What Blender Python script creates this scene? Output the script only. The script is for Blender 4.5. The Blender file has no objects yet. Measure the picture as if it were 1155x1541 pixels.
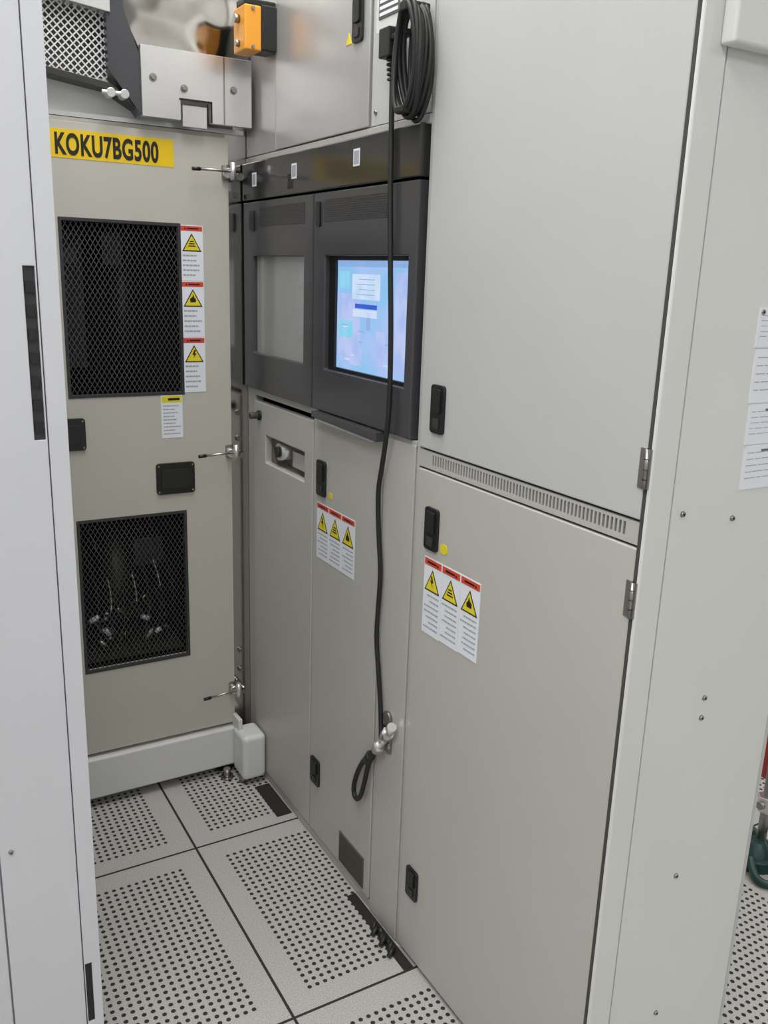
import bpy, bmesh, math, random
from mathutils import Vector, Matrix
random.seed(4)
C = bpy.context.collection
sc = bpy.context.scene
try:
    sc.view_settings.view_transform = 'Standard'
except Exception:
    pass

# ------------------------------------------------------------------ materials
def lin(c):
    c = c/255.0
    return c/12.92 if c <= .04045 else ((c+.055)/1.055)**2.4
def rgb(r, g, b): return (lin(r), lin(g), lin(b), 1)

def mat(name, col, rough=.5, metal=0., var=.04, scale=6., bump=0., bscale=300., bdist=.001, spec=.5):
    m = bpy.data.materials.new(name); m.use_nodes = True
    nt = m.node_tree; b = nt.nodes['Principled BSDF']
    b.inputs['Roughness'].default_value = rough
    b.inputs['Metallic'].default_value = metal
    b.inputs['Specular IOR Level'].default_value = spec
    geo = nt.nodes.new('ShaderNodeNewGeometry')
    if var > 0:
        n = nt.nodes.new('ShaderNodeTexNoise'); n.inputs['Scale'].default_value = scale; n.inputs['Detail'].default_value = 5
        nt.links.new(geo.outputs['Position'], n.inputs['Vector'])
        mx = nt.nodes.new('ShaderNodeMix'); mx.data_type = 'RGBA'
        mx.inputs[6].default_value = tuple(max(0, c*(1-var)) for c in col[:3])+(1,)
        mx.inputs[7].default_value = tuple(min(1, c*(1+var)) for c in col[:3])+(1,)
        nt.links.new(n.outputs['Fac'], mx.inputs[0]); nt.links.new(mx.outputs[2], b.inputs['Base Color'])
    else:
        b.inputs['Base Color'].default_value = col
    if bump > 0:
        n2 = nt.nodes.new('ShaderNodeTexNoise'); n2.inputs['Scale'].default_value = bscale
        nt.links.new(geo.outputs['Position'], n2.inputs['Vector'])
        bp = nt.nodes.new('ShaderNodeBump'); bp.inputs['Strength'].default_value = bump; bp.inputs['Distance'].default_value = bdist
        nt.links.new(n2.outputs['Fac'], bp.inputs['Height']); nt.links.new(bp.outputs[0], b.inputs['Normal'])
    return m

M = {}
M['door'] = mat('paint_warm_grey', rgb(185, 183, 176), .36, bump=.08)
M['upper'] = mat('paint_grey', rgb(189, 189, 187), .34, bump=.08)
M['frame'] = mat('paint_frame_grey', rgb(181, 179, 173), .42)
M['post'] = mat('paint_light_grey', rgb(219, 219, 215), .42, bump=.05)
M['left'] = mat('paint_cool_white', rgb(210, 211, 215), .42)
M['back'] = mat('paint_beige_grey', rgb(192, 188, 178), .42, bump=.08)
M['white'] = mat('paint_white', rgb(214, 214, 212), .4)
M['gap'] = mat('dark_gap', rgb(52, 50, 48), .9, spec=.1)
M['gap_shade'] = mat('painted_gap_shade', rgb(74, 73, 70), .7, spec=.2)  # dark tone that paints the shade between door and post
M['black'] = mat('black_plastic', rgb(24, 24, 24), .35)
M['blackm'] = mat('black_rubber', rgb(30, 29, 28), .5)
M['char'] = mat('charcoal_panel', rgb(68, 68, 71), .26, bump=.05)
M['char2'] = mat('charcoal_slot', rgb(50, 50, 52), .5)
M['band'] = mat('charcoal_band', rgb(56, 55, 54), .13)
M['dark'] = mat('dark_cavity', rgb(30, 30, 30), .8, spec=.1)
M['dim'] = mat('dull_grey_metal', rgb(66, 65, 62), .4, .5)
M['glass'] = mat('grey_blank_glass', rgb(156, 157, 154), .10)
M['steel'] = mat('stainless_steel', rgb(200, 198, 193), .14, 1.0, var=.06, scale=12)
M['polish'] = mat('polished_cover_steel', rgb(178, 174, 168), .13, 1.0, var=.12, scale=5, bump=1., bscale=4, bdist=.03)
M['steelr'] = mat('brushed_steel', rgb(228, 227, 225), .32, .9, var=.05, scale=20)
M['satin'] = mat('satin_grey_metal', rgb(192, 191, 189), .28, .5, var=.05)
M['zinc'] = mat('zinc_plated', rgb(160, 158, 152), .3, 1.0)
M['grille'] = mat('grille_grey', rgb(110, 106, 98), .5, .3)
M['grilled'] = mat('grille_slot', rgb(72, 68, 62), .7)
M['sw'] = mat('label_white', rgb(232, 235, 240), .4, var=.01)
M['sr'] = mat('label_red', rgb(212, 74, 50), .4)
M['sy'] = mat('label_yellow', rgb(232, 212, 40), .4)
M['yel'] = mat('tape_yellow', rgb(238, 200, 20), .4)
M['ink'] = mat('ink_black', rgb(22, 22, 18), .5, var=0)
M['txt'] = mat('ink_grey_text', rgb(165, 168, 176), .5, var=0)
M['orange'] = mat('orange_plastic', rgb(232, 158, 50), .35)
M['redp'] = mat('red_plastic', rgb(190, 60, 45), .4)
M['greenp'] = mat('green_plastic', rgb(28, 62, 56), .4)
M['room'] = mat('room_white', rgb(217, 218, 220), .6)
M['ceil'] = mat('ceiling_white', rgb(230, 230, 231), .7)

def emis(name, c1, c2, scale=8, s=1.):
    m = bpy.data.materials.new(name); m.use_nodes = True; nt = m.node_tree
    b = nt.nodes['Principled BSDF']; b.inputs['Base Color'].default_value = (.02, .02, .02, 1); b.inputs['Roughness'].default_value = .25
    g = nt.nodes.new('ShaderNodeNewGeometry'); n = nt.nodes.new('ShaderNodeTexNoise'); n.inputs['Scale'].default_value = scale
    nt.links.new(g.outputs['Position'], n.inputs['Vector'])
    r = nt.nodes.new('ShaderNodeValToRGB'); r.color_ramp.elements[0].position = .4; r.color_ramp.elements[1].position = .6
    r.color_ramp.elements[0].color = c1; r.color_ramp.elements[1].color = c2
    nt.links.new(n.outputs['Fac'], r.inputs[0]); nt.links.new(r.outputs[0], b.inputs['Emission Color'])
    b.inputs['Emission Strength'].default_value = s
    return m
M['scr'] = emis('lcd_background', rgb(140, 192, 238), rgb(166, 194, 240), 9)
M['scr_l'] = emis('lcd_lilac', rgb(166, 188, 238), rgb(184, 198, 240), 20)
M['scr_c'] = emis('lcd_cyan', rgb(130, 208, 235), rgb(150, 208, 240), 30)
M['scr_w'] = emis('lcd_white', rgb(190, 214, 242), rgb(205, 222, 245), 30)
M['scr_b'] = emis('lcd_blue', rgb(50, 85, 205), rgb(60, 90, 210), 30)
M['scr_g'] = emis('lcd_steelblue', rgb(135, 172, 225), rgb(145, 174, 225), 30)
M['lamp'] = emis('lamp_diffuser', (1, .99, .97, 1), (1, .99, .97, 1), 1, 2.4)

def math_(nt, op, a, b=None):
    n = nt.nodes.new('ShaderNodeMath'); n.operation = op
    for i, v in enumerate((a, b)):
        if v is None: continue
        if isinstance(v, (int, float)): n.inputs[i].default_value = v
        else: nt.links.new(v, n.inputs[i])
    return n.outputs[0]

def floor_material():
    m = bpy.data.materials.new('perforated_floor_tile'); m.use_nodes = True; nt = m.node_tree
    b = nt.nodes['Principled BSDF']
    g = nt.nodes.new('ShaderNodeNewGeometry'); s = nt.nodes.new('ShaderNodeSeparateXYZ'); nt.links.new(g.outputs['Position'], s.inputs[0])
    def cell(o, off):
        return math_(nt, 'MULTIPLY', math_(nt, 'FRACT', math_(nt, 'DIVIDE', math_(nt, 'ADD', o, off), .6)), .6)
    px = cell(s.outputs[0], 6.003); py = cell(s.outputs[1], 6-.097)
    def band(p, a, bb):
        return math_(nt, 'MULTIPLY', math_(nt, 'GREATER_THAN', p, a), math_(nt, 'LESS_THAN', p, bb))
    pit = .0177
    reg = math_(nt, 'MULTIPLY', band(px, .052, .052+pit*28), band(py, .048, .048+pit*28))
    fx = math_(nt, 'SUBTRACT', math_(nt, 'FRACT', math_(nt, 'DIVIDE', math_(nt, 'SUBTRACT', px, .052), pit)), .5)
    fy = math_(nt, 'SUBTRACT', math_(nt, 'FRACT', math_(nt, 'DIVIDE', math_(nt, 'SUBTRACT', py, .048), pit)), .5)
    r2 = math_(nt, 'ADD', math_(nt, 'MULTIPLY', fx, fx), math_(nt, 'MULTIPLY', fy, fy))
    hole = math_(nt, 'MULTIPLY', math_(nt, 'LESS_THAN', r2, .070), reg)
    seam = math_(nt, 'SUBTRACT', 1., math_(nt, 'MULTIPLY', band(px, .003, .597), band(py, .003, .597)))
    dark = math_(nt, 'MAXIMUM', hole, seam)
    n = nt.nodes.new('ShaderNodeTexNoise'); n.inputs['Scale'].default_value = 350; nt.links.new(g.outputs['Position'], n.inputs['Vector'])
    rp = nt.nodes.new('ShaderNodeValToRGB'); rp.color_ramp.elements[0].position = .35; rp.color_ramp.elements[1].position = .6
    rp.color_ramp.elements[0].color = rgb(163, 161, 156); rp.color_ramp.elements[1].color = rgb(190, 188, 184)
    nt.links.new(n.outputs['Fac'], rp.inputs[0])
    mx = nt.nodes.new('ShaderNodeMix'); mx.data_type = 'RGBA'
    nt.links.new(dark, mx.inputs[0]); nt.links.new(rp.outputs[0], mx.inputs[6]); mx.inputs[7].default_value = rgb(44, 42, 41)
    nt.links.new(mx.outputs[2], b.inputs['Base Color'])
    nt.links.new(math_(nt, 'ADD', math_(nt, 'MULTIPLY', dark, .5), .42), b.inputs['Roughness'])
    bp = nt.nodes.new('ShaderNodeBump'); bp.inputs['Strength'].default_value = .6; bp.inputs['Distance'].default_value = .003
    nt.links.new(math_(nt, 'SUBTRACT', 1., dark), bp.inputs['Height']); nt.links.new(bp.outputs[0], b.inputs['Normal'])
    return m
M['floor'] = floor_material()

def mesh_material(name, su, sz, col, thr):
    m = bpy.data.materials.new(name); m.use_nodes = True; nt = m.node_tree
    b = nt.nodes['Principled BSDF']; b.inputs['Base Color'].default_value = col
    b.inputs['Metallic'].default_value = .5; b.inputs['Roughness'].default_value = .5
    g = nt.nodes.new('ShaderNodeNewGeometry'); s = nt.nodes.new('ShaderNodeSeparateXYZ'); nt.links.new(g.outputs['Position'], s.inputs[0])
    u = math_(nt, 'DIVIDE', s.outputs[0], su); z = math_(nt, 'DIVIDE', s.outputs[2], sz)
    def line(v):
        return math_(nt, 'GREATER_THAN', math_(nt, 'ABSOLUTE', math_(nt, 'SUBTRACT', math_(nt, 'FRACT', v), .5)), thr)
    w = math_(nt, 'MAXIMUM', line(math_(nt, 'ADD', math_(nt, 'ADD', u, z), 100)), line(math_(nt, 'ADD', math_(nt, 'SUBTRACT', u, z), 100)))
    nt.links.new(w, b.inputs['Alpha'])
    return m
M['mesh'] = mesh_material('expanded_metal_mesh', .012, .020, rgb(82, 82, 81), .41)
M['meshl'] = mesh_material('light_wire_mesh', .016, .016, rgb(215, 215, 215), .37)

# ------------------------------------------------------------------ mesh builder
def P(pl, u, z, d):
    if pl == 'W': return (.876-d, u, z)      # long machine face, looks towards -X
    if pl == 'B': return (u, 2.2-d, z)       # back cabinet door, looks towards -Y
    if pl == 'E': return (u, .80-d, z)       # near end of long machine
    if pl == 'L': return (u, 1.30-d, z)      # left enclosure
class MB:
    def __init__(s): s.v = []; s.f = []; s.m = []; s.sm = []; s.mats = []
    def mi(s, k):
        if k not in s.mats: s.mats.append(k)
        return s.mats.index(k)
    def face(s, idx, k, sm=False): s.f.append(idx); s.m.append(s.mi(k)); s.sm.append(sm)
    def prism(s, pl, pts, d0, d1, k):
        n = len(pts); o = len(s.v)
        s.v += [P(pl, u, z, d0) for u, z in pts]+[P(pl, u, z, d1) for u, z in pts]
        s.face(list(range(o, o+n)), k); s.face(list(range(o+n, o+2*n)), k)
        for i in range(n):
            j = (i+1) % n; s.face([o+i, o+j, o+n+j, o+n+i], k)
    def slab(s, pl, u0, u1, z0, z1, d0, d1, k): s.prism(pl, [(u0, z0), (u1, z0), (u1, z1), (u0, z1)], d0, d1, k)
    def rslab(s, pl, u0, u1, z0, z1, d0, d1, k, r=.006):
        pts = []
        for cx, cz, a0 in ((u1-r, z1-r, 0), (u0+r, z1-r, 90), (u0+r, z0+r, 180), (u1-r, z0+r, 270)):
            for i in range(5):
                a = math.radians(a0+i*22.5); pts.append((cx+r*math.cos(a), cz+r*math.sin(a)))
        s.prism(pl, pts, d0, d1, k)
    def box(s, x0, x1, y0, y1, z0, z1, k):
        o = len(s.v)
        s.v += [(x, y, z) for z in (z0, z1) for x, y in ((x0, y0), (x1, y0), (x1, y1), (x0, y1))]
        for q in ((0, 1, 2, 3), (4, 5, 6, 7), (0, 1, 5, 4), (1, 2, 6, 5), (2, 3, 7, 6), (3, 0, 4, 7)): s.face([o+i for i in q], k)
    def cyl(s, p0, p1, r, k, n=18, r1=None):
        p0 = Vector(p0); p1 = Vector(p1); a = (p1-p0).normalized(); r1 = r if r1 is None else r1
        t = a.orthogonal().normalized(); b = a.cross(t); o = len(s.v)
        for p, rr in ((p0, r), (p1, r1)):
            for i in range(n):
                w = 2*math.pi*i/n; s.v.append(tuple(p+(t*math.cos(w)+b*math.sin(w))*rr))
        s.face(list(range(o, o+n)), k); s.face(list(range(o+n, o+2*n)), k)
        for i in range(n):
            j = (i+1) % n; s.face([o+i, o+j, o+n+j, o+n+i], k, True)
    def holed(s, pl, u0, u1, z0, z1, holes, d0, d1, k):
        us = sorted(set([u0, u1]+[h[0] for h in holes]+[h[1] for h in holes]))
        zs = sorted(set([z0, z1]+[h[2] for h in holes]+[h[3] for h in holes]))
        nu, nz = len(us), len(zs); o = len(s.v)
        for d in (d0, d1):
            for z in zs:
                for u in us: s.v.append(P(pl, u, z, d))
        def solid(i, j):
            if i < 0 or j < 0 or i >= nu-1 or j >= nz-1: return False
            cu = (us[i]+us[i+1])/2; cz = (zs[j]+zs[j+1])/2
            return not any(h[0] < cu < h[1] and h[2] < cz < h[3] for h in holes)
        L = nu*nz
        for j in range(nz-1):
            for i in range(nu-1):
                if not solid(i, j): continue
                a, b, c, d = o+j*nu+i, o+j*nu+i+1, o+(j+1)*nu+i+1, o+(j+1)*nu+i
                s.face([a, b, c, d], k); s.face([a+L, b+L, c+L, d+L], k)
                for di, dj, e in ((0, -1, (a, b)), (1, 0, (b, c)), (0, 1, (c, d)), (-1, 0, (d, a))):
                    if not solid(i+di, j+dj): s.face([e[0], e[1], e[1]+L, e[0]+L], k)
    def obj(s, name, parent=None, bevel=0., seg=2):
        me = bpy.data.meshes.new(name); me.from_pydata(s.v, [], s.f)
        for k in s.mats: me.materials.append(M[k])
        for p, mi, sm in zip(me.polygons, s.m, s.sm): p.material_index = mi; p.use_smooth = sm
        bm = bmesh.new(); bm.from_mesh(me); bmesh.ops.recalc_face_normals(bm, faces=bm.faces); bm.to_mesh(me); bm.free()
        ob = bpy.data.objects.new(name, me); C.objects.link(ob)
        if bevel:
            bv = ob.modifiers.new('bevel', 'BEVEL'); bv.width = bevel; bv.segments = seg; bv.limit_method = 'ANGLE'; bv.angle_limit = math.radians(50)
        if parent: ob.parent = parent
        return ob
def empty(name):
    e = bpy.data.objects.new(name, None); e.empty_display_size = .1; C.objects.link(e); return e
def tube(name, pts, r, k, parent=None, cyclic=False):
    cu = bpy.data.curves.new(name, 'CURVE'); cu.dimensions = '3D'; cu.bevel_depth = r; cu.bevel_resolution = 4; cu.resolution_u = 8; cu.use_fill_caps = True
    sp = cu.splines.new('NURBS'); sp.points.add(len(pts)-1)
    for p, q in zip(sp.points, pts): p.co = (*q, 1)
    sp.order_u = 3; sp.use_endpoint_u = not cyclic; sp.use_cyclic_u = cyclic
    cu.materials.append(M[k]); ob = bpy.data.objects.new(name, cu); C.objects.link(ob)
    if parent: ob.parent = parent
    return ob

# ------------------------------------------------------------------ room shell
def shell(name, x0, x1, y0, y1, z0, z1, k):
    b = MB(); b.box(x0, x1, y0, y1, z0, z1, k); return b.obj(name)
shell('floor', -2.4, 4.2, -2.6, 4.4, -.06, 0, 'floor')
shell('ceiling', -2.4, 4.2, -2.6, 4.4, 2.9, 2.98, 'ceil')
shell('wall_left', -2.5, -2.4, -2.6, 4.4, 0, 2.9, 'room')
shell('wall_right', 4.2, 4.3, -2.6, 4.4, 0, 2.9, 'room')
shell('wall_back', -2.5, 4.3, 4.4, 4.5, 0, 2.9, 'room')
shell('wall_front', -2.5, 4.3, -2.7, -2.6, 0, 2.9, 'room')
for (lx, ly) in ((-.3, -1.6), (-.3, .3), (.55, 1.55), (2.4, -1.4), (2.4, .8), (2.4, 3.0), (-1.4, 1.0)):
    e = empty('ceiling_light')
    b = MB(); b.box(lx-.32, lx+.32, ly-.62, ly+.62, 2.86, 2.9, 'white'); b.obj('housing', e, .004)
    b = MB(); b.box(lx-.28, lx+.28, ly-.58, ly+.58, 2.854, 2.86, 'lamp'); b.obj('diffuser', e)
    l = bpy.data.lights.new('tube_lamp', 'AREA'); l.shape = 'RECTANGLE'; l.size = .56; l.size_y = 1.16; l.energy = 17.8; l.color = (1, 1, .99)
    lo = bpy.data.objects.new('tube_lamp', l); lo.location = (lx, ly, 2.845); C.objects.link(lo); lo.parent = e

# ------------------------------------------------------------------ handles / signs helpers
def handle(b, pl, u0, u1, z0, z1, d=0.0):
    b.rslab(pl, u0, u1, z0, z1, d-.004, d+.005, 'black', .007)
    du_ = (u1-u0); dz = (z1-z0)
    b.rslab(pl, u0+du_*.2, u1-du_*.2, z0+dz*.42, z1-dz*.08, d+.004, d+.009, 'blackm', .004)
    b.rslab(pl, u0+du_*.28, u1-du_*.28, z0+dz*.1, z0+dz*.32, d+.004, d+.0075, 'char2', .003)
def screw(b, pl, u, z, d, r=.005):
    p = P(pl, u, z, d); q = P(pl, u, z, d+.003); b.cyl(p, q, r, 'zinc', 14, r*.75)
    b.cyl(P(pl, u, z, d+.002), P(pl, u, z, d+.0034), r*.35, 'gap', 6)
def texts(b, pl, u0, u1, z0, z1, rows, d, k='txt', fill=.4):
    h = (z1-z0)/rows
    for r in range(rows):
        zt = z1-h*r-h*.25; u = u0; lim = u0+(u1-u0)*random.uniform(.6, 1)
        while u < lim:
            w = random.uniform(.06, .2)*(u1-u0); e = min(u+w, lim)
            b.prism(pl, [(u, zt-h*fill), (e, zt-h*fill), (e, zt), (u, zt)], d, d+.0003, k); u = e+.025*(u1-u0)
def tri(cu, cz, s): return [(cu-s, cz-s*.85), (cu+s, cz-s*.85), (cu, cz+s*.9)]
def warning(pl, u0, u1, z0, z1, kind, d=0.0, rows=5, name='warning_label'):
    b = MB(); W = u1-u0; H = z1-z0
    b.slab(pl, u0, u1, z0, z1, d, d+.0008, 'sw')
    b.slab(pl, u0+W*.03, u1-W*.03, z1-H*.10, z1-H*.015, d+.0008, d+.0012, 'sr')
    b.slab(pl, u0+W*.3, u1-W*.2, z1-H*.07, z1-H*.045, d+.0012, d+.0015, 'ink')
    b.prism(pl, tri(u0+W*.22, z1-H*.058, H*.022), d+.0012, d+.0015, 'ink')
    cu = (u0+u1)/2; s = W*.42; cz = z1-H*.12-s*1.02
    b.prism(pl, tri(cu, cz, s), d+.0008, d+.0013, 'ink')
    b.prism(pl, tri(cu, cz-s*.04, s*.82), d+.0013, d+.0016, 'sy')
    q = s*.4
    if kind == 0:
        for i in range(3): b.slab(pl, cu-q*(.5+.25*i), cu+q*(.5+.25*i), cz+q*.15-q*.55*i, cz+q*.42-q*.55*i, d+.0016, d+.0019, 'ink')
    elif kind == 1:
        b.prism(pl, [(cu-q*.7, cz-q), (cu+q*.7, cz-q), (cu+q*.8, cz-q*.3), (cu+q*.3, cz+q*.2), (cu+q*.1, cz+q), (cu-q*.2, cz+q*.3), (cu-q*.8, cz-q*.2)], d+.0016, d+.0019, 'ink')
    else:
        b.prism(pl, [(cu, cz+q), (cu+q*.45, cz+q), (cu+q*.15, cz+q*.1), (cu+q*.6, cz+q*.1), (cu-q*.3, cz-q*1.2), (cu, cz-q*.25), (cu-q*.5, cz-q*.25)], d+.0016, d+.0019, 'ink')
    texts(b, pl, u0+W*.1, u1-W*.06, z0+H*.05, cz-s*1.05, rows, d+.0008, 'txt', .33)
    return b.obj(name)

# ------------------------------------------------------------------ long machine (right)
cab = empty('process_equipment_cabinet')
b = MB()                                                   # carcass
b.box(.884, 1.205, .8065, 1.36, 0, 2.35, 'gap')
b.box(.96, 1.205, 1.36, 3.0, .0, 2.35, 'gap')
b.obj('carcass_core', cab)
b = MB()
b.box(1.205, 1.212, .80, 3.0, .005, 2.35, 'upper')          # rear skin
b.box(.876, 1.212, .80, 3.0, 2.35, 2.36, 'upper')            # roof
b.box(.876, 1.212, 2.99, 3.0, .0, 2.35, 'upper')
b.obj('outer_skin', cab)
b = MB()                                                   # corner post + end panel
b.box(.876, .921, .800, .8065, .005, 2.35, 'post')
b.obj('corner_post', cab, .0022, 3)
b = MB(); b.box(.8768, .8845, .8067, .8125, .005, 2.34, 'gap_shade'); b.obj('door_gap_shade', cab)  # near-flush dark strip, painted stand-in for the shaded gap beside the post
b = MB()
b.box(.9235, 1.212, .801, .806, .005, 2.35, 'post')
b.obj('end_panel', cab, .0015)
b = MB()
for u, z in ((.945, 1.118), (1.049, 1.101), (1.052, 1.389), (1.043, .82), (1.042, .787), (1.034, .51), (1.031, .244), (1.05, 1.62)):
    screw(b, 'E', u, z, -.001, .0045)
b.obj('end_panel_screws', cab)
b = MB(); b.box(.906, 1.212, .778, .80, 1.694, 2.35, 'post'); b.obj('end_top_cover', cab, .004, 3)

b = MB()                                                   # near tall doors
b.slab('W', .8125, 1.366, 1.114, 2.34, -.016, 0, 'upper'); b.obj('upper_door', cab, .0022, 3)
b = MB(); b.slab('W', .8125, 1.366, .012, 1.074, -.016, 0, 'door'); b.obj('lower_door', cab, .0022, 3)
b = MB()                                                   # slotted vent strip
n = 60; y0 = .838; y1 = 1.327; pt = (y1-y0)/n
holes = [(y0+i*pt, y0+i*pt+pt*.55, 1.0865, 1.1055) for i in range(n)]
b.holed('W', .8125, 1.368, 1.078, 1.110, holes, -.008, -.002, 'frame')
b.obj('vent_strip', cab)
b = MB()                                                   # frame strip behind far doors
b.slab('W', 1.3705, 1.380, .0, 2.35, -.03, -.004, 'frame')
b.slab('W', 1.382, 1.497, .003, 1.112, -.03, -.001, 'door')
b.slab('W', 2.19, 2.236, .0, 1.116, -.03, -.004, 'frame')
b.slab('W', 1.382, 2.236, 1.104, 1.120, -.03, -.003, 'frame')
b.slab('W', 1.50, 2.19, .0, .022, -.03, -.003, 'frame')
b.slab('W', 1.38, 2.236, 1.674, 1.690, -.03, -.002, 'frame')
b.obj('face_frame', cab, .0015)
b = MB(); b.slab('W', 1.502, 1.818, .026, 1.100, -.02, 0, 'door'); b.obj('middle_door', cab, .0025, 3)
b = MB()                                                   # far panel with recess
b.holed('W', 1.824, 2.186, .026, 1.090, [(1.869, 2.108, .936, 1.008)], -.02, 0, 'door')
b.obj('far_panel', cab, .0025, 3)
b = MB()
b.box(.94, .944, 1.86, 2.12, .92, 1.02, 'frame'); b.box(.896, .944, 1.86, 2.12, .92, .926, 'frame'); b.box(.896, .944, 1.86, 2.12, 1.014, 1.02, 'frame')
b.box(.896, .944, 1.855, 1.861, .92, 1.02, 'frame'); b.box(.896, .944, 2.119, 2.125, .92, 1.02, 'frame')
b.cyl((.94, 2.045, .975), (.886, 2.045, .975), .022, 'steelr', 24); b.cyl((.886, 2.045, .975), (.880, 2.045, .975), .014, 'black', 24)
b.cyl((.925, 2.09, .955), (.90, 2.09, .955), .01, 'black', 16)
b.box(.905, .925, 1.90, 2.0, .945, .985, 'steelr')
b.obj('recess_box', cab)
b = MB()                                                   # knob + handles
b.cyl(P('W', 2.144, 1.055, 0), P('W', 2.144, 1.055, .006), .013, 'black', 20); b.cyl(P('W', 2.144, 1.055, .006), P('W', 2.144, 1.055, .028), .009, 'char', 20)
handle(b, 'W', 1.287, 1.329, 1.148, 1.235); handle(b, 'W', 1.287, 1.331, .928, 1.009)
handle(b, 'W', 1.298, 1.340, .160, .230); handle(b, 'W', 1.750, 1.795, .924, 1.007)
handle(b, 'W', 1.760, 1.808, .170, .241); handle(b, 'W', 1.624, 1.664, 1.847, 1.926)
b.obj('latches', cab, .0008)
b = MB()
for z0, z1 in ((1.158, 1.212), (.975, 1.027)):
    b.slab('W', .803, .822, z0, z1, 0, .002, 'zinc'); b.cyl(P('W', .8095, z0, .002), P('W', .8095, z1, .002), .0035, 'zinc', 14)
    for i in range(3): b.cyl(P('W', .8095, z0+.012+i*.014, .002), P('W', .8095, z0+.013+i*.014, .002), .0038, 'gap', 14)
b.obj('hinges', cab)
b = MB()                                                   # lower grille
b.slab('W', 1.526, 1.648, .036, .118, 0, .002, 'grille')
for i in range(18):
    z = .040+i*.0042; b.slab('W', 1.530, 1.644, z, z+.0020, .002, .0026, 'grilled')
b.obj('lower_grille', cab)
b = MB(); b.cyl(P('W', 1.44, .52, 0), P('W', 1.44, .52, .006), .014, 'zinc', 20); b.slab('W', 1.425, 1.455, .44, .50, 0, .004, 'zinc')
b.obj('cable_anchor', cab, .001)
# upper cabinet
b = MB(); b.slab('W', 1.60, 2.042, 1.692, 2.34, -.02, 0, 'satin'); b.obj('top_door', cab, .0025, 3)
b = MB(); b.slab('W', 2.049, 2.234, 1.692, 2.34, -.02, -.003, 'satin'); b.obj('top_far_panel', cab, .002, 3)
b = MB(); b.slab('W', 1.384, 1.593, 1.692, 2.34, -.02, -.004, 'upper')
b.rslab('W', 1.470, 1.566, 1.845, 1.97, -.004, .006, 'white', .006)
b.slab('W', 1.482, 1.555, 1.866, 1.955, .006, .0075, 'grille')
for i in range(8): b.slab('W', 1.486, 1.551, 1.870+i*.0105, 1.876+i*.0105, .0075, .0085, 'sw')
for u in (1.575, 1.40): screw(b, 'W', u, 1.715, -.004)
b.obj('top_service_column', cab, .0012)
b = MB(); b.prism('W', tri(1.683, 1.86, .012), 0, .001, 'sy')
b.rslab('W', 1.72, 1.738, .926, .942, 0, .001, 'sy', .007); b.rslab('W', 1.258, 1.28, .931, .95, 0, .001, 'sy', .008)
b.obj('yellow_dot_stickers', cab)
b = MB()
b.box(.78, .960, 2.237, 2.245, .0, 2.3, 'steel')
for z in (1.60, .98, .30, .36, 1.05): b.cyl((.850, 2.237, z), (.850, 2.228, z), .008, 'zinc', 6)
b.obj('stainless_return_plate', cab)

# ------------------------------------------------------------------ monitor console
con = empty('touchscreen_console')
b = MB(); b.slab('W', 1.390, 2.232, 1.588, 1.676, -.05, .010, 'band')
b.obj('header_band', con, .003, 3)
b = MB()
for u, z in ((2.150, 1.634), (1.915, 1.636), (1.622, 1.639)):
    b.slab('W', u-.013, u+.013, z-.016, z+.016, .010, .0108, 'sw'); b.slab('W', u-.010, u+.010, z-.012, z+.012, .0108, .0111, 'txt')
b.slab('W', 1.92, 1.95, 1.60, 1.632, .010, .0105, 'ink')
b.obj('header_stickers', con)
for nm, (a0, a1), hole in (('left_door', (1.8205, 2.230), (1.866, 2.168, 1.216, 1.454)), ('right_door', (1.392, 1.8155), (1.420, 1.760, 1.216, 1.455))):
    b = MB(); b.holed('W', a0, a1, 1.122, 1.584, [hole], -.03, .008, 'char')
    b.obj(nm, con, .003, 3)
b = MB()
for a0, a1 in ((1.86, 2.12), (1.50, 1.765)):
    for i in range(11): b.slab('W', a0, a1, 1.524+i*.0042, 1.5262+i*.0042, .0076, .0086, 'char2')
b.rslab('W', 2.150, 2.182, 1.515, 1.562, .006, .012, 'black', .004); b.rslab('W', 1.780, 1.800, 1.515, 1.566, .006, .012, 'black', .004)
b.obj('door_louvres', con)
b = MB(); b.slab('W', 1.86, 2.175, 1.21, 1.46, -.02, -.004, 'glass'); b.obj('blank_window', con)
b = MB(); b.holed('W', 1.418, 1.764, 1.21, 1.46, [(1.428, 1.732, 1.2235, 1.4465)], -.02, -.004, 'black'); b.obj('screen_bezel', con, .001)
b = MB(); b.slab('W', 1.426, 1.734, 1.222, 1.448, -.02, -.010, 'scr')
def ui(y0, y1, z0, z1, k, l=0): b.slab('W', y0, y1, z0, z1, -.010, -.0096+l*.0003, k)
ui(1.428, 1.732, 1.434, 1.446, 'scr_g'); ui(1.63, 1.725, 1.25, 1.38, 'scr_l'); ui(1.44, 1.49, 1.235, 1.425, 'scr_l')
ui(1.66, 1.72, 1.29, 1.325, 'scr_c', 1); ui(1.55, 1.665, 1.37, 1.42, 'scr_w', 1); ui(1.56, 1.66, 1.335, 1.350, 'scr_w', 1)
ui(1.56, 1.65, 1.352, 1.361, 'scr_b', 2); ui(1.585, 1.60, 1.31, 1.345, 'scr_g', 1); ui(1.62, 1.70, 1.235, 1.27, 'scr_l', 1)
ui(1.505, 1.56, 1.24, 1.31, 'scr_l'); ui(1.68, 1.725, 1.39, 1.425, 'scr_c', 1)
for i in range(4): ui(1.57, 1.645-.01*(i % 2), 1.379+i*.010, 1.3805+i*.010, 'scr_g', 2)
for i in range(10):
    y = random.uniform(1.45, 1.7); z = random.uniform(1.235, 1.33); ui(y, y+random.uniform(.01, .03), z, z+.003, 'scr_g' if i % 2 else 'scr_w', 2)
b.obj('lcd_screen', con)
b = MB()
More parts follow.
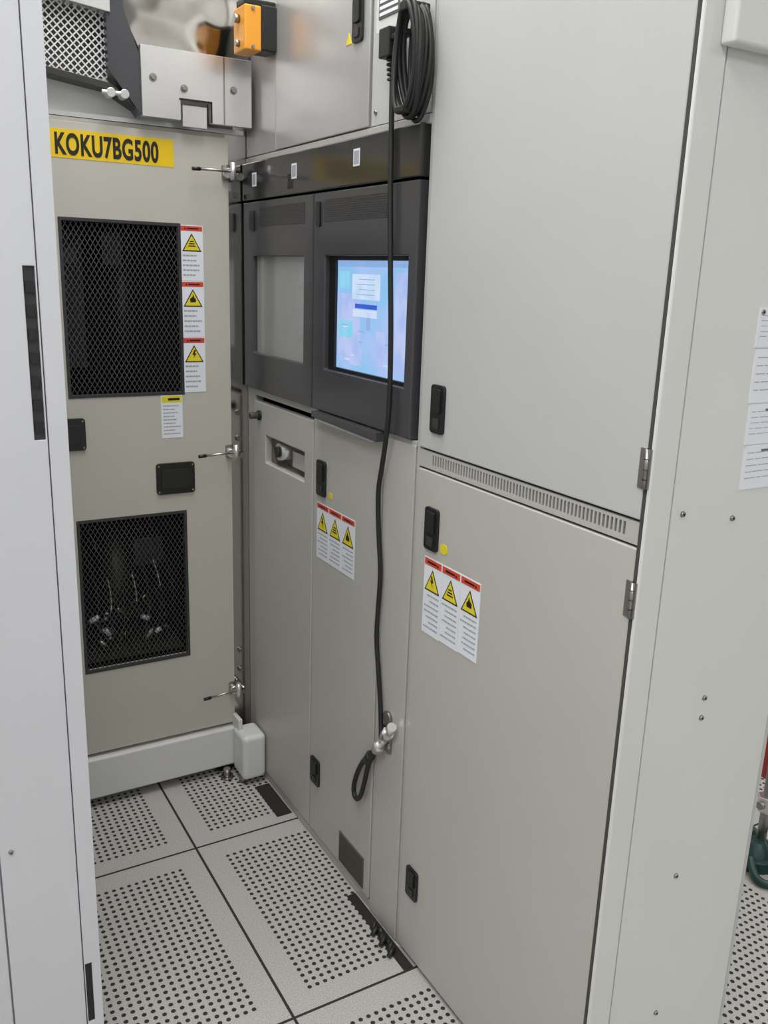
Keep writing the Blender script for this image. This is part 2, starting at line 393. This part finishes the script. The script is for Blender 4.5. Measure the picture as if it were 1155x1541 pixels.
b.prism('W', [(1.495, 1.100), (1.79, 1.106), (1.79, 1.120), (1.495, 1.120)], 0, .022, 'char')
b.prism('W', [(1.52, 1.095), (1.76, 1.099), (1.76, 1.106), (1.52, 1.103)], 0, .018, 'steelr')
b.obj('keyboard_tray_lip', con, .002)

# labels on long machine (three side by side, twice)
w = (1.330-1.150)/3
for i in range(3): warning('W', 1.150+w*i+.0004, 1.150+w*(i+1)-.0004, .764-.002*i, .912, (1, 0, 2)[i], rows=7)
w = (1.796-1.608)/3
for i in range(3): warning('W', 1.608+w*i+.0004, 1.608+w*(i+1)-.0004, .772, .906, (1, 0, 2)[i], rows=6)

# ------------------------------------------------------------------ back cabinet
bk = empty('gas_box_cabinet')
uw = (.413, .690, 1.113, 1.520); lw = (.414, .687, .393, .800)
b = MB(); b.holed('B', .28, .818, .156, 1.728, [uw, lw], -.022, 0, 'back'); b.obj('door', bk, .003, 3)
b = MB()
b.box(.26, .266, 2.222, 2.98, .15, 1.74, 'back'); b.box(.812, .818, 2.250, 2.98, .15, 1.74, 'back')
b.box(.26, .818, 2.222, 2.98, 1.73, 1.74, 'back'); b.box(.26, .818, 2.222, 2.98, .15, .156, 'back')
b.box(.266, .812, 2.62, 2.63, .156, 1.73, 'dark')
b.box(.266, .812, 2.222, 2.62, .90, .906, 'dark'); b.box(.266, .27, 2.222, 2.62, .156, 1.73, 'dark'); b.box(.806, .812, 2.25, 2.62, .156, 1.73, 'dark')
b.obj('body', bk)
b = MB()
for (a0, a1, c0, c1) in (uw, lw):
    b.holed('B', a0-.004, a1+.004, c0-.004, c1+.004, [(a0+.004, a1-.004, c0+.004, c1-.004)], -.006, .002, 'char2')
b.obj('window_gaskets', bk, .001)
b = MB()
for (a0, a1, c0, c1) in (uw, lw):
    o = len(b.v); b.v += [P('B', a0, c0, -.008), P('B', a1, c0, -.008), P('B', a1, c1, -.008), P('B', a0, c1, -.008)]; b.face([o, o+1, o+2, o+3], 'mesh')
b.obj('window_mesh', bk)
b = MB()                                                   # contents behind windows
b.box(.44, .52, 2.50, 2.60, 1.15, 1.50, 'char2'); b.cyl((.62, 2.5, 1.12), (.62, 2.5, 1.55), .03, 'char2'); b.box(.55, .60, 2.4, 2.5, 1.42, 1.5, 'black')
b.cyl((.46, 2.42, 1.44), (.46, 2.36, 1.44), .02, 'dim')
for i in range(15):
    x = random.uniform(.43, .67); z = random.uniform(.42, .50); y = random.uniform(2.25, 2.36)
    b.cyl((x, y, z), (x+random.uniform(-.03, .03), y, z+random.uniform(-.03, .03)), random.uniform(.003, .008), random.choice(['dim', 'dim', 'zinc', 'sw']), 12)
b.cyl((.55, 2.42, .40), (.55, 2.42, .72), .05, 'dim', 24); b.box(.60, .68, 2.4, 2.5, .60, .68, 'char2')
b.box(.42, .69, 2.25, 2.45, .395, .402, 'dim')
b.obj('gas_fittings', bk)
for i in range(7):
    x = .43+.035*i
    tube('hose_%d' % i, [(x, 2.35, .40), (x+.02, 2.3, .45+.02*i), (x-.03, 2.28, .50+.01*i), (x+.05, 2.32, .47), (x+.06, 2.4, .6), (x, 2.5, .78)], .004, 'zinc' if i % 2 else 'blackm', bk)
b = MB()                                                   # recessed pull handles
for (a0, a1, c0, c1) in ((.376, .444, .982, 1.061), (.613, .714, .852, .934)):
    b.rslab('B', a0, a1, c0, c1, -.002, .006, 'black', .008)
    b.rslab('B', a0+.012, a1-.012, c0+.016, c1-.016, .006, .009, 'blackm', .006)
    for uu in (a0+.006, a1-.006):
        for zz in (c0+.007, c1-.007): b.cyl(P('B', uu, zz, .006), P('B', uu, zz, .008), .0025, 'zinc', 10)
b.obj('pull_handles', bk, .001)
b = MB()                                                   # toggle latches
for z in (1.647, .951, .264):
    b.rslab('B', .800, .835, z-.016, z+.020, .0, .008, 'zinc', .005)
    b.cyl((.812, 2.18, z), (.812, 2.194, z), .012, 'steelr', 18)
    b.cyl((.84, 2.175, z+.004), (.735, 2.165, z+.002), .0032, 'zinc', 12)
    b.cyl((.735, 2.165, z+.002), (.715, 2.164, z+.001), .0045, 'black', 12)
    b.cyl((.820, 2.172, z-.016), (.820, 2.172, z+.024), .007, 'steelr', 14)
    b.cyl((.842, 2.18, z-.006), (.842, 2.237, z-.006), .009, 'zinc', 14)
b.obj('toggle_latches', bk)
b = MB()                                                   # plinth
b.box(.26, .830, 2.185, 2.95, .028, .146, 'white')
b.obj('plinth', bk, .006, 3)
b = MB()
b.cyl((.79, 2.22, 0), (.79, 2.22, .006), .026, 'zinc'); b.cyl((.79, 2.22, .006), (.79, 2.22, .03), .010, 'zinc')
b.cyl((.33, 2.22, 0), (.33, 2.22, .006), .026, 'zinc'); b.cyl((.33, 2.22, .006), (.33, 2.22, .03), .010, 'zinc')
b.cyl((.79, 2.85, 0), (.79, 2.85, .03), .02, 'zinc'); b.cyl((.33, 2.85, 0), (.33, 2.85, .03), .02, 'zinc')
b.obj('levelling_feet', bk)
b = MB(); b.box(.804, .873, 2.096, 2.184, .018, .154, 'white'); b.obj('foot_guard', bk, .014, 4)
b = MB(); b.box(.81, .822, 2.15, 2.20, .14, .185, 'white'); b.obj('foot_guard_bracket', bk, .002)
b = MB()
b.cyl((.815, 2.13, 0), (.815, 2.13, .024), .012, 'zinc'); b.cyl((.780, 2.168, 0), (.780, 2.168, .03), .010, 'zinc'); b.cyl((.780, 2.168, 0), (.780, 2.168, .008), .018, 'zinc'); b.obj('foot_guard_foot', bk)

zz = [1.521, 1.389, 1.252, 1.113]
for i in range(3):
    warning('B', .692, .750, zz[i+1]+.001, zz[i], (0, 1, 2)[i], rows=5, name='hazard_sticker')
b = MB(); b.slab('B', .632, .687, .999, 1.108, 0, .0008, 'sw'); b.slab('B', .634, .685, 1.090, 1.106, .0008, .0012, 'sy')
b.slab('B', .65, .68, 1.095, 1.101, .0012, .0015, 'ink'); texts(b, 'B', .637, .683, 1.005, 1.085, 9, .0008, 'txt', .33); b.obj('caution_label')
idl = empty('identification_label')
b = MB(); b.slab('B', .33, .682, 1.650, 1.711, 0, .0008, 'yel'); b.obj('yellow_tape', idl)
cu = bpy.data.curves.new('id_text', 'FONT'); cu.body = 'KOKU7BG500'; cu.size = .058; cu.offset = .0019; cu.extrude = .0003; cu.space_character = 1.08; cu.materials.append(M['ink'])
to = bpy.data.objects.new('id_text', cu); C.objects.link(to); to.rotation_euler = (math.radians(90), 0, 0)
bpy.context.view_layer.update(); wdt = to.dimensions.x
to.location = (.411, 2.1987, 1.659); to.scale = (.233/wdt, 1.06, 1); to.parent = idl

# ------------------------------------------------------------------ duct work above back cabinet
du = empty('exhaust_duct_housing')
b = MB(); b.box(.26, .868, 2.40, 2.41, 1.745, 2.35, 'white'); b.box(.26, .60, 2.232, 2.238, 1.752, 1.83, 'post'); b.obj('rear_skin', du)
b = MB(); b.box(.26, .868, 2.225, 2.40, 1.742, 1.752, 'steelr'); b.obj('top_tray', du)
b = MB(); b.prism('B', [(.556, 1.99), (.61, 1.885), (.868, 1.885), (.868, 2.34), (.556, 2.34)], -.005, .010, 'polish')
b.obj('polished_cover', du, .002)
b = MB(); b.holed('B', .602, .866, 1.753, 1.900, [(.691, .763, 1.752, 1.795)], .02, .035, 'steelr')
b.slab('B', .698, .756, 1.74, 1.786, .02, .028, 'steelr')
b.slab('B', .688, .766, 1.795, 1.799, .035, .037, 'gap'); b.slab('B', .763, .767, 1.753, 1.799, .035, .037, 'gap')
b.slab('B', .795, .799, 1.753, 1.90, .035, .0355, 'zinc')
for u, z in ((.628, 1.835), (.82, 1.83), (.70, 1.82)):
    b.cyl(P('B', u, z, .035), P('B', u, z, .042), .006, 'zinc', 6)
    b.cyl(P('B', u, z, .035), P('B', u, z, .037), .009, 'zinc', 16)
b.obj('mounting_bracket', du, .0015)
b = MB(); b.prism('B', [(.532, 2.34), (.532, 1.84), (.602, 1.755), (.602, 1.88), (.570, 1.97), (.570, 2.34)], -.03, .025, 'char')
b.prism('B', [(.26, 1.85), (.532, 1.815), (.602, 1.775), (.602, 1.762), (.532, 1.80), (.26, 1.835)], -.03, .02, 'dim')
b.prism('B', [(.26, 2.34), (.26, 1.985), (.54, 1.955), (.54, 2.34)], -.02, .03, 'steelr')
b.box(.26, .54, 2.27, 2.28, 1.83, 2.05, 'grille')
for x in (.530, .560): b.cyl((x, 2.15, 1.790), (x, 2.18, 1.790), .010, 'steelr'); b.cyl((x-.02, 2.155, 1.790), (x+.01, 2.155, 1.790), .005, 'steelr')
b.obj('duct_frame', du, .001)
b = MB(); o = len(b.v); b.v += [P('B', .26, 1.84, .0), P('B', .535, 1.81, .0), P('B', .535, 2.04, .0), P('B', .26, 2.04, .0)]; b.face([o, o+1, o+2, o+3], 'meshl'); b.obj('duct_mesh', du)

sw = empty('interlock_switch')
b = MB(); b.box(.797, .837, 2.03, 2.10, 1.893, 1.985, 'orange'); b.obj('orange_body', sw, .004, 3)
b = MB(); b.box(.838, .876, 2.035, 2.095, 1.897, 1.99, 'black'); b.box(.80, .876, 2.04, 2.09, 1.986, 2.0, 'black'); b.obj('black_base', sw, .003, 3)
b = MB(); b.cyl((.797, 2.065, 1.96), (.785, 2.065, 1.96), .009, 'zinc'); b.cyl((.797, 2.065, 1.91), (.788, 2.065, 1.91), .007, 'zinc')
for z in (1.90, 1.978): b.cyl((.816, 2.03, z), (.816, 2.026, z), .004, 'zinc', 10)
b.obj('switch_pins', sw)

# ------------------------------------------------------------------ left enclosure
le = empty('equipment_enclosure')
b = MB(); b.box(-.5, .232, 1.312, 2.14, .0, 2.35, 'left'); b.obj('body', le)
b = MB(); b.holed('L', .100, .2105, .004, 2.35, [(.193, .2085, 1.180, 1.417)], -.012, 0, 'left'); b.obj('front_panel', le, .0015)
b = MB(); b.holed('L', -.5, .0975, .004, 2.35, [], -.012, 0, 'left'); b.obj('side_panel', le, .002)
b = MB(); b.holed('L', .212, .238, .004, 2.35, [(.213, .224, .17, .29)], -.3, .003, 'left'); b.obj('edge_post', le, .002, 3)
b = MB(); b.slab('L', .190, .2115, 1.175, 1.42, -.0115, -.005, 'char2')
for i in range(7): b.slab('L', .195, .206, 1.19+i*.032, 1.205+i*.032, -.005, -.002, 'blackm')
b.slab('L', .2125, .2245, .168, .292, -.006, -.001, 'black'); b.obj('slots', le)
b = MB(); screw(b, 'L', .116, .538, 0, .004); screw(b, 'L', .116, 1.70, 0, .004); b.obj('screws', le)

# ------------------------------------------------------------------ floor cable cut-outs beside the machine
fc = empty('floor_cable_cutout')
b = MB(); b.box(.832, .875, 1.925, 2.085, .0003, .002, 'gap'); b.box(.852, .875, 1.30, 1.56, .0003, .002, 'gap')
b.obj('opening', fc)
b = MB()
for i in range(9):
    y = 1.345+i*.012; b.cyl((.840+.009*(i % 3), y, .004), (.860, y+.01, .014+.004*(i % 2)), .0055, 'blackm', 10)
b.obj('cable_ends', fc)

# ------------------------------------------------------------------ hanging power cable (sits just off the face)
pc = empty('coiled_power_cable')
def off(x, y, z):
    s = x/.876; return (x, y*s, 1.422+(z-1.422)*s)
X = .860
pts = [off(*p) for p in [(X, 1.512, 1.80), (X, 1.511, 1.75), (X-.001, 1.508, 1.65), (X-.001, 1.505, 1.556), (X-.001, 1.495, 1.43), (X-.001, 1.485, 1.314), (X-.001, 1.481, 1.20), (X-.004, 1.487, 1.12),
       (X+.002, 1.504, 1.04), (X+.008, 1.517, .992), (X+.009, 1.507, .90), (X+.009, 1.493, .827), (X+.009, 1.499, .75), (X+.009, 1.504, .676), (X+.009, 1.488, .60), (X+.009, 1.476, .533), (X+.008, 1.470, .475), (X, 1.468, .45)]]
tube('hanging_lead', pts, .005, 'blackm', pc)
for i in range(8):
    rw = .030+.015*random.random(); rh = .078+.014*random.random(); cx = .866-.0050*i; cy = 1.398+random.uniform(-.003, .003); cz = 1.772+random.uniform(-.006, .006); tl = random.uniform(-.06, .08)
    lp = []
    for k in range(14):
        a = 2*math.pi*k/14; y = rw*math.cos(a)*(1+.12*math.sin(a)); z = rh*math.sin(a)
        lp.append((cx+.004*math.sin(2*a+i), cy+y*math.cos(tl)-z*math.sin(tl), cz+y*math.sin(tl)+z*math.cos(tl)))
    tube('coil_%d' % i, lp, .0044, 'blackm', pc, True)
b = MB(); b.box(.824, .872, 1.384, 1.408, 1.842, 1.858, 'blackm'); b.box(.822, .872, 1.386, 1.410, 1.686, 1.698, 'blackm'); b.obj('cable_ties', pc, .003)
b = MB(); b.box(.842, .870, 1.470, 1.506, 1.79, 1.838, 'blackm')
for i in range(5): b.cyl((.858, 1.485, 1.790-i*.008), (.858, 1.485, 1.785-i*.008), .010-.0006*i, 'blackm')
b.box(.846, .866, 1.42, 1.475, 1.815, 1.825, 'blackm')
b.obj('plug', pc, .003)
b = MB()                                                   # metal quick connector
a = Vector(off(.862, 1.425, .505)); c = Vector(off(.862, 1.489, .415)); dr = (c-a)
b.cyl(a, a+dr*.25, .010, 'steelr'); b.cyl(a+dr*.22, a+dr*.4, .014, 'steelr', 6); b.cyl(a+dr*.4, a+dr*.75, .009, 'steelr'); b.cyl(a+dr*.72, a+dr*.9, .013, 'steelr'); b.cyl(a+dr*.9, c, .009, 'steelr')
b.cyl(off(.860, 1.468, .455), off(.852, 1.448, .47), .006, 'zinc')
b.obj('metal_connector', pc)
tube('tail_loop', [off(*p) for p in [(.862, 1.489, .417), (.864, 1.505, .40), (.866, 1.530, .38), (.867, 1.565, .33), (.866, 1.588, .27), (.864, 1.575, .245), (.862, 1.553, .26), (.861, 1.535, .31), (.862, 1.525, .35), (.862, 1.512, .385), (.862, 1.498, .41)]], .0055, 'blackm', pc)
b = MB(); b.cyl(off(.864, 1.510, .395), off(.866, 1.525, .372), .011, 'blackm'); b.obj('tail_tie', pc)

# ------------------------------------------------------------------ papers on end panel
for i, (z0, z1) in enumerate(((1.142, 1.206), (1.207, 1.264), (1.266, 1.340), (1.342, 1.395))):
    b = MB(); u0 = 1.054-.003*i; b.slab('E', u0, 1.19, z0, z1, -.001, .0006, 'sw'); texts(b, 'E', u0+.006, 1.18, z0+.01, z1-.008, 5, .0006, 'txt', .12)
    b.slab('E', u0+.035, u0+.08, z1-.010, z1-.007, .0006, .0009, 'grille'); b.obj('paper_notice')

# ------------------------------------------------------------------ hose / valve stand on far floor
vs = empty('valve_hose_stand')
b = MB()
b.cyl((1.84, 1.20, 0), (1.84, 1.20, .03), .06, 'greenp', 24); b.cyl((1.84, 1.20, .03), (1.84, 1.20, .06), .045, 'greenp', 24, .02)
b.cyl((1.86, 1.20, .05), (1.86, 1.20, .30), .012, 'zinc'); b.cyl((1.86, 1.20, .14), (1.86, 1.20, .18), .024, 'steelr', 6); b.cyl((1.83, 1.20, .16), (1.92, 1.20, .16), .010, 'zinc')
b.cyl((1.92, 1.24, .20), (1.92, 1.24, .34), .030, 'redp'); b.cyl((1.92, 1.24, .0), (1.92, 1.24, .20), .010, 'zinc')
b.obj('valve_body', vs, .001)
tube('green_hose', [(1.80, 1.18, .03), (1.76, 1.14, .012), (1.78, 1.10, .010), (1.84, 1.10, .010), (1.92, 1.2, .01), (1.97, 1.4, .01)], .010, 'greenp', vs)
tube('grey_hose', [(1.88, 1.20, .16), (1.90, 1.22, .12), (1.86, 1.16, .06), (1.82, 1.12, .02), (1.9, 1.15, .012), (2.1, 1.3, .012)], .008, 'zinc', vs)

# ------------------------------------------------------------------ camera
ca = bpy.data.cameras.new('camera'); co = bpy.data.objects.new('camera', ca); C.objects.link(co)
ca.sensor_fit = 'VERTICAL'; ca.sensor_height = 36; ca.lens = 1329/1541*36; ca.clip_start = .02
R = Matrix(((.8659, .1026, -.4897), (-.4994, .2414, -.8322), (.0328, .9650, .2602)))
co.matrix_world = Matrix.Translation((0, 0, 1.422)) @ R.to_4x4()
sc.camera = co
w_ = bpy.data.worlds.new('world'); sc.world = w_; w_.use_nodes = True
w_.node_tree.nodes['Background'].inputs[0].default_value = (.8, .85, .9, 1); w_.node_tree.nodes['Background'].inputs[1].default_value = .3
